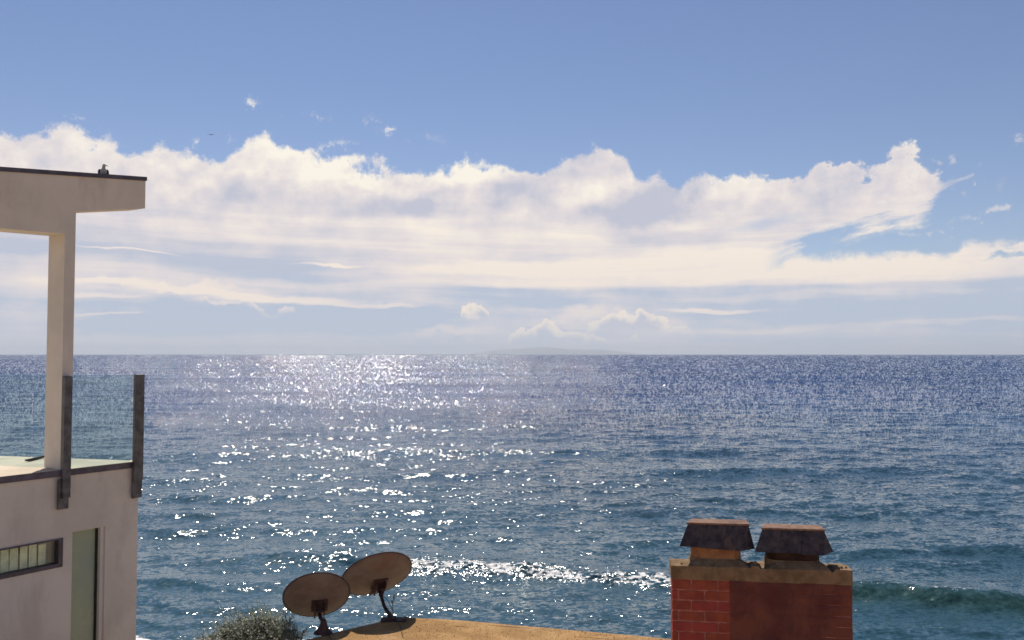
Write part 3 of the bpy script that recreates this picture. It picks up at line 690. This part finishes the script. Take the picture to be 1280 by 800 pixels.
CP = .0822; BL = .195; JT = .011
def brick_mesh(l, w, h_, nm, mat):
    bm = bmesh.new(); v = box(bm, (0, 0, 0), (l, w, h_)); bmesh.ops.recalc_face_normals(bm, faces=bm.faces)
    bmesh.ops.bevel(bm, geom=list(bm.edges), offset=.003, segments=1, affect='EDGES')
    for v in bm.verts: v.co += Vector([random.uniform(-.0012, .0012) for _ in range(3)])
    me = bpy.data.meshes.new(nm); bm.to_mesh(me); bm.free(); me.materials.append(mat); return me
BW = .05; cache = {}
def place_brick(x, y, z, l, rz):
    kx = (round(l, 3), 3 if x > CW * .5 else random.randrange(3))
    if kx not in cache: cache[kx] = brick_mesh(l, BW, CP - JT, 'brick', M['brick_b'] if kx[1] == 2 else M['parge'] if kx[1] == 3 else M['brick'])
    o = bpy.data.objects.new('brick', cache[kx]); COL.objects.link(o); o.parent = ch
    o.location = (x, y, z); o.rotation_euler = (random.uniform(-.006, .006), 0, rz + random.uniform(-.005, .005))
nrow = int(BT / CP); z = BT - CP + JT * .3; row = 0
while z > -.03:
    half = (BL + JT) / 2 if row % 2 else 0
    x = -half - .05
    while x < CW - .005:
        x0 = max(x, 0); x1 = min(x + BL, CW)
        if x1 - x0 > .03: place_brick(x0, random.uniform(-.003, .002), z, x1 - x0, 0)
        x += BL + JT
    y = .054 - (0 if row % 2 else 0)
    for s_ in (0, 1):
        y = .056 + (0 if row % 2 else .1)
        if row % 2 == 0:
            pl = .09
            if s_ == 0: place_brick(0.0, .056 + pl, z, pl, -math.pi / 2)
            else: place_brick(CW, .056, z, pl, math.pi / 2)
            y = .056 + pl + JT
        while y < CD - .03:
            l = min(BL, CD - y)
            if s_ == 0: place_brick(0.0, y + l, z, l, -math.pi / 2)
            else: place_brick(CW, y, z, l, math.pi / 2)
            y += l + JT
    z -= CP; row += 1
# parge coat over the right two thirds, telegraphing the joints below
bm = bmesh.new(); xs = np.linspace(cfront(911, 760).x, CW + .004, 150); zs_ = np.linspace(-.02, BT + .012, 150); g = []
rr = np.random.default_rng(5)
ph = rr.random(24) * 6.28
def wav(x, z): return sum(math.sin(x * (5 + 3.1 * i) + ph[i]) * math.sin(z * (4 + 3.7 * i) + ph[i + 8]) / (1 + i * .5) for i in range(8)) / 3
for z_ in zs_:
    r_ = []
    for x_ in xs:
        e = (x_ - xs[0]); cr = ((BT - z_) % CP) / CP; jo = math.exp(-((cr - .97) / .09) ** 2) + math.exp(-((cr + .03) / .09) ** 2)
        right = min(1, max(0, (x_ - CW * .6) / (CW * .35)))
        d_ = -.008 + .0085 * right * (.5 + .8 * wav(x_ * 1.3 + 2, z_ * 1.7)) + (.005 * right + .0038) * jo + .0022 * wav(x_, z_)
        xx = x_ + (.010 * wav(z_ * .7, 3.3) if e < 1e-6 else 0)
        if e < .02: d_ += .012 * (1 - e / .02)
        r_.append(bm.verts.new((xx, d_, z_)))
    g.append(r_)
for a, b in zip(g, g[1:]):
    for k in range(len(xs) - 1): bm.faces.new([a[k], a[k + 1], b[k + 1], b[k]])
obj('parge_coat', bm, M['parge'], ch, smooth=True)
# crown: height field slab
FL = [(cfront(896, 700, .2).x, .155), (cfront(994, 703, .2).x, .155)]   # flue centres (x, half width)
bm = bmesh.new(); nx, ny = 90, 36; ov = .008; g = []
def crown_z(x, y):
    h_ = 0
    for fx, hw in FL:
        d_ = max(abs(x - fx) / (hw + .0), abs(y - .19) / .13); h_ = max(h_, .045 * max(0, min(1, (1.55 - d_) / .5)))
    h_ += .006 * wav(x * 2.1, y * 3 + 1) + .004 * wav(x * 7, y * 9)
    if x > CW - .16: h_ = min(h_, .012) + (.012 if x > CW - .13 else -.012) * (1 if y < .2 else .5)
    if abs(x - cfront(943, 700, .1).x) < .03 and y < .16: h_ += .018
    h_ -= max(0, y - .16) * .16
    return CH + h_ - .012
for j in range(ny + 1):
    r_ = []
    for i in range(nx + 1):
        x = -ov + (CW + 2 * ov) * i / nx; y = -ov + (CD + 2 * ov) * j / ny
        r_.append(bm.verts.new((x, y, crown_z(x, y))))
    g.append(r_)
for a, b in zip(g, g[1:]):
    for k in range(nx): bm.faces.new([a[k], a[k + 1], b[k + 1], b[k]])
per = g[0] + [r_[-1] for r_ in g[1:]] + g[-1][-2::-1] + [r_[0] for r_ in g[-2:0:-1]]
prev = per
for fz, wob_ in ((.33, .003), (.66, .004), (1, .009)):
    cur = []
    for v in per:
        px_, py_ = v.co.x, v.co.y; zb_ = BT + .001 + .006 * wav(px_ * 2.3, 1.1)
        cur.append(bm.verts.new((px_ + wob_ * wav(py_ * 3, fz * 3), py_ + wob_ * wav(px_ * 3, fz * 4) - (.002 if py_ < .1 else 0), v.co.z * (1 - fz) + zb_ * fz)))
    for k in range(len(per)): bm.faces.new([prev[k], prev[(k + 1) % len(per)], cur[(k + 1) % len(per)], cur[k]])
    prev = cur
bm.faces.new(prev[::-1]); obj('crown', bm, M['crown'], ch)
# loose mortar crumbs on the crown
for (px, py, s_) in ((1052, 708.5, .014), (1058, 709, .011), (1046, 709.5, .010), (944, 699, .02), (852, 702, .012)):
    p = cfront(px, py, .04); bm = bmesh.new(); bmesh.ops.create_icosphere(bm, subdivisions=1, radius=s_)
    for v in bm.verts: v.co += Vector([random.uniform(-.3, .3) * s_ for _ in range(3)])
    o = obj('crumb', bm, M['crown'], ch); o.location = (p.x, .05, crown_z(p.x, .05) + s_ * .4)
# flues with hoods
FR = .065     # front plane of the flues
def chimney_cap(fpx0, fpx1, fpyb, fpyt, bot, top4, mat):
    a = cfront(fpx0, fpyb, FR); b = cfront(fpx1, fpyb, FR); zt_ = cfront(fpx0, fpyt, FR).z
    fl = bpy.data.objects.new('flue', None); COL.objects.link(fl); fl.parent = ch
    cut = .055; x0, x1 = a.x, b.x; y0, y1 = FR, FR + .26
    lo = [(x0 + cut, y0), (x1 - cut, y0), (x1, y0 + cut), (x1, y1 - cut), (x1 - cut, y1), (x0 + cut, y1), (x0, y1 - cut), (x0, y0 + cut)]
    bm = bmesh.new(); hexa(bm, [Vector((x, y, CH - .02)) for x, y in lo], [Vector((x, y, zt_ + .03)) for x, y in lo])
    obj('liner', bm, mat, fl, bevel=.006)
    bm = bmesh.new(); hexa(bm, [Vector((x, y, CH - .01)) for x, y in [( (x - (x0+x1)/2)*1.10 + (x0+x1)/2, (y - (y0+y1)/2)*1.10 + (y0+y1)/2) for x, y in lo]],
                              [Vector((x, y, CH + .045)) for x, y in lo]); obj('mortar_collar', bm, M['crown'], fl, bevel=.006)
    # hood: sloped boards
    cap = bpy.data.objects.new('chimney_cap', None); COL.objects.link(cap); cap.parent = ch
    HF = FR - .05
    p = [cfront(bot[0], bot[1], HF), cfront(bot[2], bot[3], HF)]            # bottom front left / right
    br = cfront(bot[4], bot[5], HF + .12)
    HB = FR + .32
    b_lo = [p[0], p[1], Vector((br.x, HF + .12, br.z)), Vector((br.x, HB, br.z + .0)), Vector((p[0].x + .09, HB, p[0].z))]
    t_ = [cfront(top4[0], top4[1], HF + .07), cfront(top4[2], top4[3], HF + .07)]
    TB = HF + .07 + .18
    t_hi = [t_[0], t_[1], t_[1] + Vector((.0, .05, 0)), Vector((t_[1].x - .006, TB, t_[1].z)), Vector((t_[0].x + .05, TB, t_[0].z))]
    th = .022
    def off(q, c_, k_): return q + (c_ - q) * k_
    cb = sum(b_lo, Vector()) / 5; ct = sum(t_hi, Vector()) / 5
    for k in range(5):
        k2 = (k + 1) % 5
        # split each side in boards
        L = (b_lo[k2] - b_lo[k]).length; nbd = max(1, round(L / .19))
        for s_ in range(nbd):
            f0, f1 = s_ / nbd + .003, (s_ + 1) / nbd - .003
            A1_, A2_ = b_lo[k].lerp(b_lo[k2], f0), b_lo[k].lerp(b_lo[k2], f1); B1_, B2_ = t_hi[k].lerp(t_hi[k2], f0), t_hi[k].lerp(t_hi[k2], f1)
            j_ = random.uniform(-.004, .004); A1_ = A1_ + Vector((0, 0, j_)); A2_ = A2_ + Vector((0, 0, j_ + random.uniform(-.003, .003)))
            bm = bmesh.new(); hexa(bm, [A1_, A2_, off(A2_, cb, .1), off(A1_, cb, .1)], [B1_, B2_, off(B2_, ct, .1), off(B1_, ct, .1)])
            obj('side_board', bm, M['cap_side'], cap, bevel=.002)
    c_ = ct.copy(); bm = bmesh.new(); T2 = [c_ + (q - c_) * 1.025 for q in t_hi]
    hexa(bm, [q + Vector((0, 0, .001)) for q in T2], [q + Vector((0, 0, .016)) for q in T2]); obj('top_board', bm, M['cap_top'], cap, bevel=.003)
    bm = bmesh.new(); q2 = [cb + (q - cb) * .86 + Vector((0, 0, .035)) for q in b_lo]
    hexa(bm, q2, [q + Vector((0, 0, .015)) for q in q2]); obj('soffit', bm, M['cap_side'], cap)
chimney_cap(865, 927, 704, 684, (849, 682.5, 929, 688.5, 943.5, 686), (859.5, 655.5, 936.5, 657.5), M['clay'])
chimney_cap(961, 1026, 707, 690, (943.5, 689.5, 1030, 694.5, 1042, 690), (952.5, 662, 1031, 664.5), M['soot'])

# ------------------------------------------------------------------ grey green shrub
def build_shrub():
    base = Vector((-2.95, 9.25, 3.9)); root = empty('shrub', base, 'bushy grey green shrub growing up past the flat roof beside the white house', 'shrub')
    # sub-crowns given by centre and radius
    lobes = []
    for (px, py, r_, dy) in ((325, 796, .24, 0), (302, 806, .27, .1), (280, 813, .22, .1), (348, 800, .24, -.1), (363, 803, .17, -.1), (264, 818, .19, .2), (336, 787, .11, .1), (312, 791, .12, -.1), (270, 800, .07, .1), (286, 794, .08, 0), (356, 786, .07, 0), (322, 815, .45, 0), (290, 835, .5, 0)):
        c = on_y(px, py, 9.25 + dy) - base; lobes.append((c, r_))
    bm = bmesh.new(); tube(bm, [(0, 0, 0), (.05, .02, .8), (-.03, 0, 1.6), (.0, 0, 2.3)], [.07, .06, .05, .04], 10); obj('trunk', bm, M['bark'], root, smooth=True)
    bm = bmesh.new()
    for c, r_ in lobes:
        tube(bm, [(0, 0, 1.7), c * .6 + Vector((0, 0, .7)), c], [.03, .02, .008], 6)
    obj('branches', bm, M['bark'], root, smooth=True)
    bl = bmesh.new(); vs = []; fs = []
    rg = random.Random(4)
    for c, r_ in lobes:
        nsh = int(150 * (r_ / .25) ** 2)
        for s_ in range(nsh):
            u_ = Vector((rg.gauss(0, 1), rg.gauss(0, 1), rg.gauss(.25, 1))).normalized(); rad = r_ * rg.uniform(.45, 1.12)
            if rg.random() < .06: rad *= 1.15
            p0 = c + u_ * rad * .7; p1 = c + u_ * rad + Vector((0, 0, .03)); ax = (p1 - p0)
            if ax.length < .02: continue
            axn = ax.normalized(); nl = 12
            for l in range(nl):
                f_ = l / (nl - 1); q = p0.lerp(p1, f_ ** .8); ang = l * 2.4 + rg.random()
                sd_ = axn.orthogonal().normalized(); sd_.rotate(Matrix.Rotation(ang, 3, axn))
                dr = (axn * (.35 + f_ * .7) + sd_).normalized(); ln_ = rg.uniform(.026, .045) * (1.15 - .4 * f_); w_ = ln_ * .2
                sw = dr.cross(axn).normalized() * w_; k0 = len(vs)
                vs += [q, q + dr * ln_ * .5 + sw, q + dr * ln_, q + dr * ln_ * .5 - sw]; fs.append((k0, k0 + 1, k0 + 2, k0 + 3))
    me = bpy.data.meshes.new('crown'); me.from_pydata([tuple(v) for v in vs], [], fs); bl.free()
    link_mesh('crown', me, M['leaf'], root)
build_shrub()

# ------------------------------------------------------------------ gull on the roof edge
def build_gull():
    tq = fac(140.5, 216)[0]; zb = ztop(tq) + .05
    pos = fp(tq, .19, zb - .03)
    root = empty('gull', pos, 'dark winged gull sitting on the roof edge, head turned seaward', 'bird', rz=R(24)); root.scale = (.76, .76, .74)
    wht = pmat('gull_white', (.50, .48, .45), .8, .15, 40, .3, 200, .2); grey = pmat('gull_wing', (.03, .027, .035), .7, .2, 30, .3, 200, .2)
    head = pmat('gull_head', (.60, .55, .44), .8, .3, 60, .3, 200, .2); bk = pmat('gull_beak', (.30, .26, .16), .5, .1, 40, 0, 100, .3); eye_ = pmat('gull_eye', (.01, .01, .01), .2, 0, 10, 0, 10, .5)
    # local frame: the bird faces the viewer (-Y), head turned to +X; one continuous surface from tail to crown
    path = [((.03, .26, .075), .012, .01), ((.02, .20, .075), .035, .022), ((.01, .12, .085), .062, .050), ((0, .04, .095), .074, .064), ((0, -.03, .105), .066, .062),
            ((.004, -.065, .135), .045, .045), ((.004, -.066, .165), .027, .028), ((.005, -.064, .19), .024, .025), ((.010, -.063, .212), .028, .026), ((.018, -.063, .226), .024, .021), ((.022, -.063, .236), .010, .010)]
    bm = bmesh.new(); rings = []; P_ = [Vector(p[0]) for p in path]
    for i, (p, a, b) in enumerate(path):
        t_ = (P_[min(i + 1, len(P_) - 1)] - P_[max(i - 1, 0)]).normalized(); s_ = Vector((1, 0, 0)); s_ = (s_ - t_ * s_.dot(t_)).normalized(); u_ = s_.cross(t_)
        rings.append([bm.verts.new(P_[i] + s_ * a * math.cos(k * math.pi / 8) + u_ * b * math.sin(k * math.pi / 8)) for k in range(16)])
    for r0, r1 in zip(rings, rings[1:]):
        for k in range(16): bm.faces.new([r0[k], r0[(k + 1) % 16], r1[(k + 1) % 16], r1[k]])
    bm.faces.new(rings[0][::-1]); bm.faces.new(rings[-1])
    o = obj('body', bm, wht, root, smooth=True); o.data.materials.append(head)
    for f_ in o.data.polygons:
        if f_.center.z > .15: f_.material_index = 1
    for s_ in (-1, 1):
        bm = bmesh.new(); rows = []
        for i in range(9):
            f_ = i / 8; y = -.055 + f_ * .34; wz = math.sin(min(1, f_ * 1.5 + .25) * math.pi * .5) * (1 - f_ ** 3) * .066 + .006
            rows.append([bm.verts.new((s_ * (.050 + .034 * math.sin(f_ * 2.6) * (1 - f_ * .6) - .035 * f_) + s_ * .026 * math.cos(k * math.pi / 5), y, .115 - f_ * .03 + wz * math.sin(k * math.pi / 5))) for k in range(10)])
        for r0, r1 in zip(rows, rows[1:]):
            for k in range(10): bm.faces.new([r0[k], r0[(k + 1) % 10], r1[(k + 1) % 10], r1[k]])
        bm.faces.new(rows[0][::-1]); bm.faces.new(rows[-1]); obj('wing', bm, grey, root, smooth=True)
        bm = bmesh.new(); tube(bm, [(s_ * .022, .03, .045), (s_ * .022, .035, .02), (s_ * .022, .025, .004)], .004, 6)
        for a_ in (-.5, 0, .5): tube(bm, [(s_ * .022, .025, .004), (s_ * .022 + math.sin(a_) * .03, .025 - math.cos(a_) * .03, .003)], .003, 5)
        obj('leg', bm, bk, root, smooth=True)
    bm = bmesh.new(); tube(bm, [(.034, -.064, .217), (.052, -.065, .213), (.067, -.065, .205), (.07, -.065, .201)], [.009, .007, .004, .001], 8); obj('beak', bm, bk, root, smooth=True)
    bm = bmesh.new(); bmesh.ops.create_icosphere(bm, subdivisions=1, radius=.004)
    for v in bm.verts: v.co += Vector((.022, -.087, .219))
    obj('eye', bm, eye_, root, smooth=True)
    return root
build_gull()

# ---- distant bird gliding over the bank of cloud
def build_far_bird():
    p = on_y(264, 168.3, 150); root = empty('gliding_bird', p, 'tiny dark bird gliding high in the blue above the clouds', 'bird')
    m = pmat('bird_dark', (.05, .05, .06), .8, .1, 5, 0, 10, .1)
    bm = bmesh.new(); tube(bm, [(0, -.25, 0), (0, -.15, .0), (0, 0, 0), (0, .18, .0), (0, .32, 0)], [.015, .06, .075, .045, .02], 10); obj('body', bm, m, root, smooth=True)
    for s_ in (-1, 1):
        bm = bmesh.new()
        st = [(0.03, .02, .10, .0), (.22, .00, .09, .05), (.40, -.03, .07, .04), (.60, -.10, .02, -.01)]
        rows = [[bm.verts.new((s_ * x, y - c, z)), bm.verts.new((s_ * x, y, z + .015)), bm.verts.new((s_ * x, y + c, z)), bm.verts.new((s_ * x, y, z - .008))] for x, y, c, z in [(a, b, c, d) for a, b, c, d in st]] if False else \
               [[bm.verts.new((s_ * x, y - c, z)), bm.verts.new((s_ * x, y, z + .02)), bm.verts.new((s_ * x, y + c, z)), bm.verts.new((s_ * x, y, z - .015))] for (x, y, c, z) in st]
        for r0, r1 in zip(rows, rows[1:]):
            for k in range(4): bm.faces.new([r0[k], r0[(k + 1) % 4], r1[(k + 1) % 4], r1[k]])
        bm.faces.new(rows[0][::-1]); bm.faces.new(rows[-1]); obj('wing', bm, m, root, smooth=True)
build_far_bird()

# ------------------------------------------------------------------ haze
HZ = 2.5e-5
if HZ:
    bm = bmesh.new(); box(bm, (-95000, -62000, -5), (95000, 95000, 800))
    m = bpy.data.materials.new('haze'); m.use_nodes = True; nt = m.node_tree; nt.nodes.remove(nt.nodes['Principled BSDF'])
    v = nt.nodes.new('ShaderNodeVolumePrincipled'); v.inputs['Density'].default_value = HZ; v.inputs['Color'].default_value = (.80, .87, .97, 1); v.inputs['Anisotropy'].default_value = .2
    nt.links.new(v.outputs[0], nt.nodes['Material Output'].inputs['Volume'])
    tag(obj('haze', bm, m), kind='stuff')
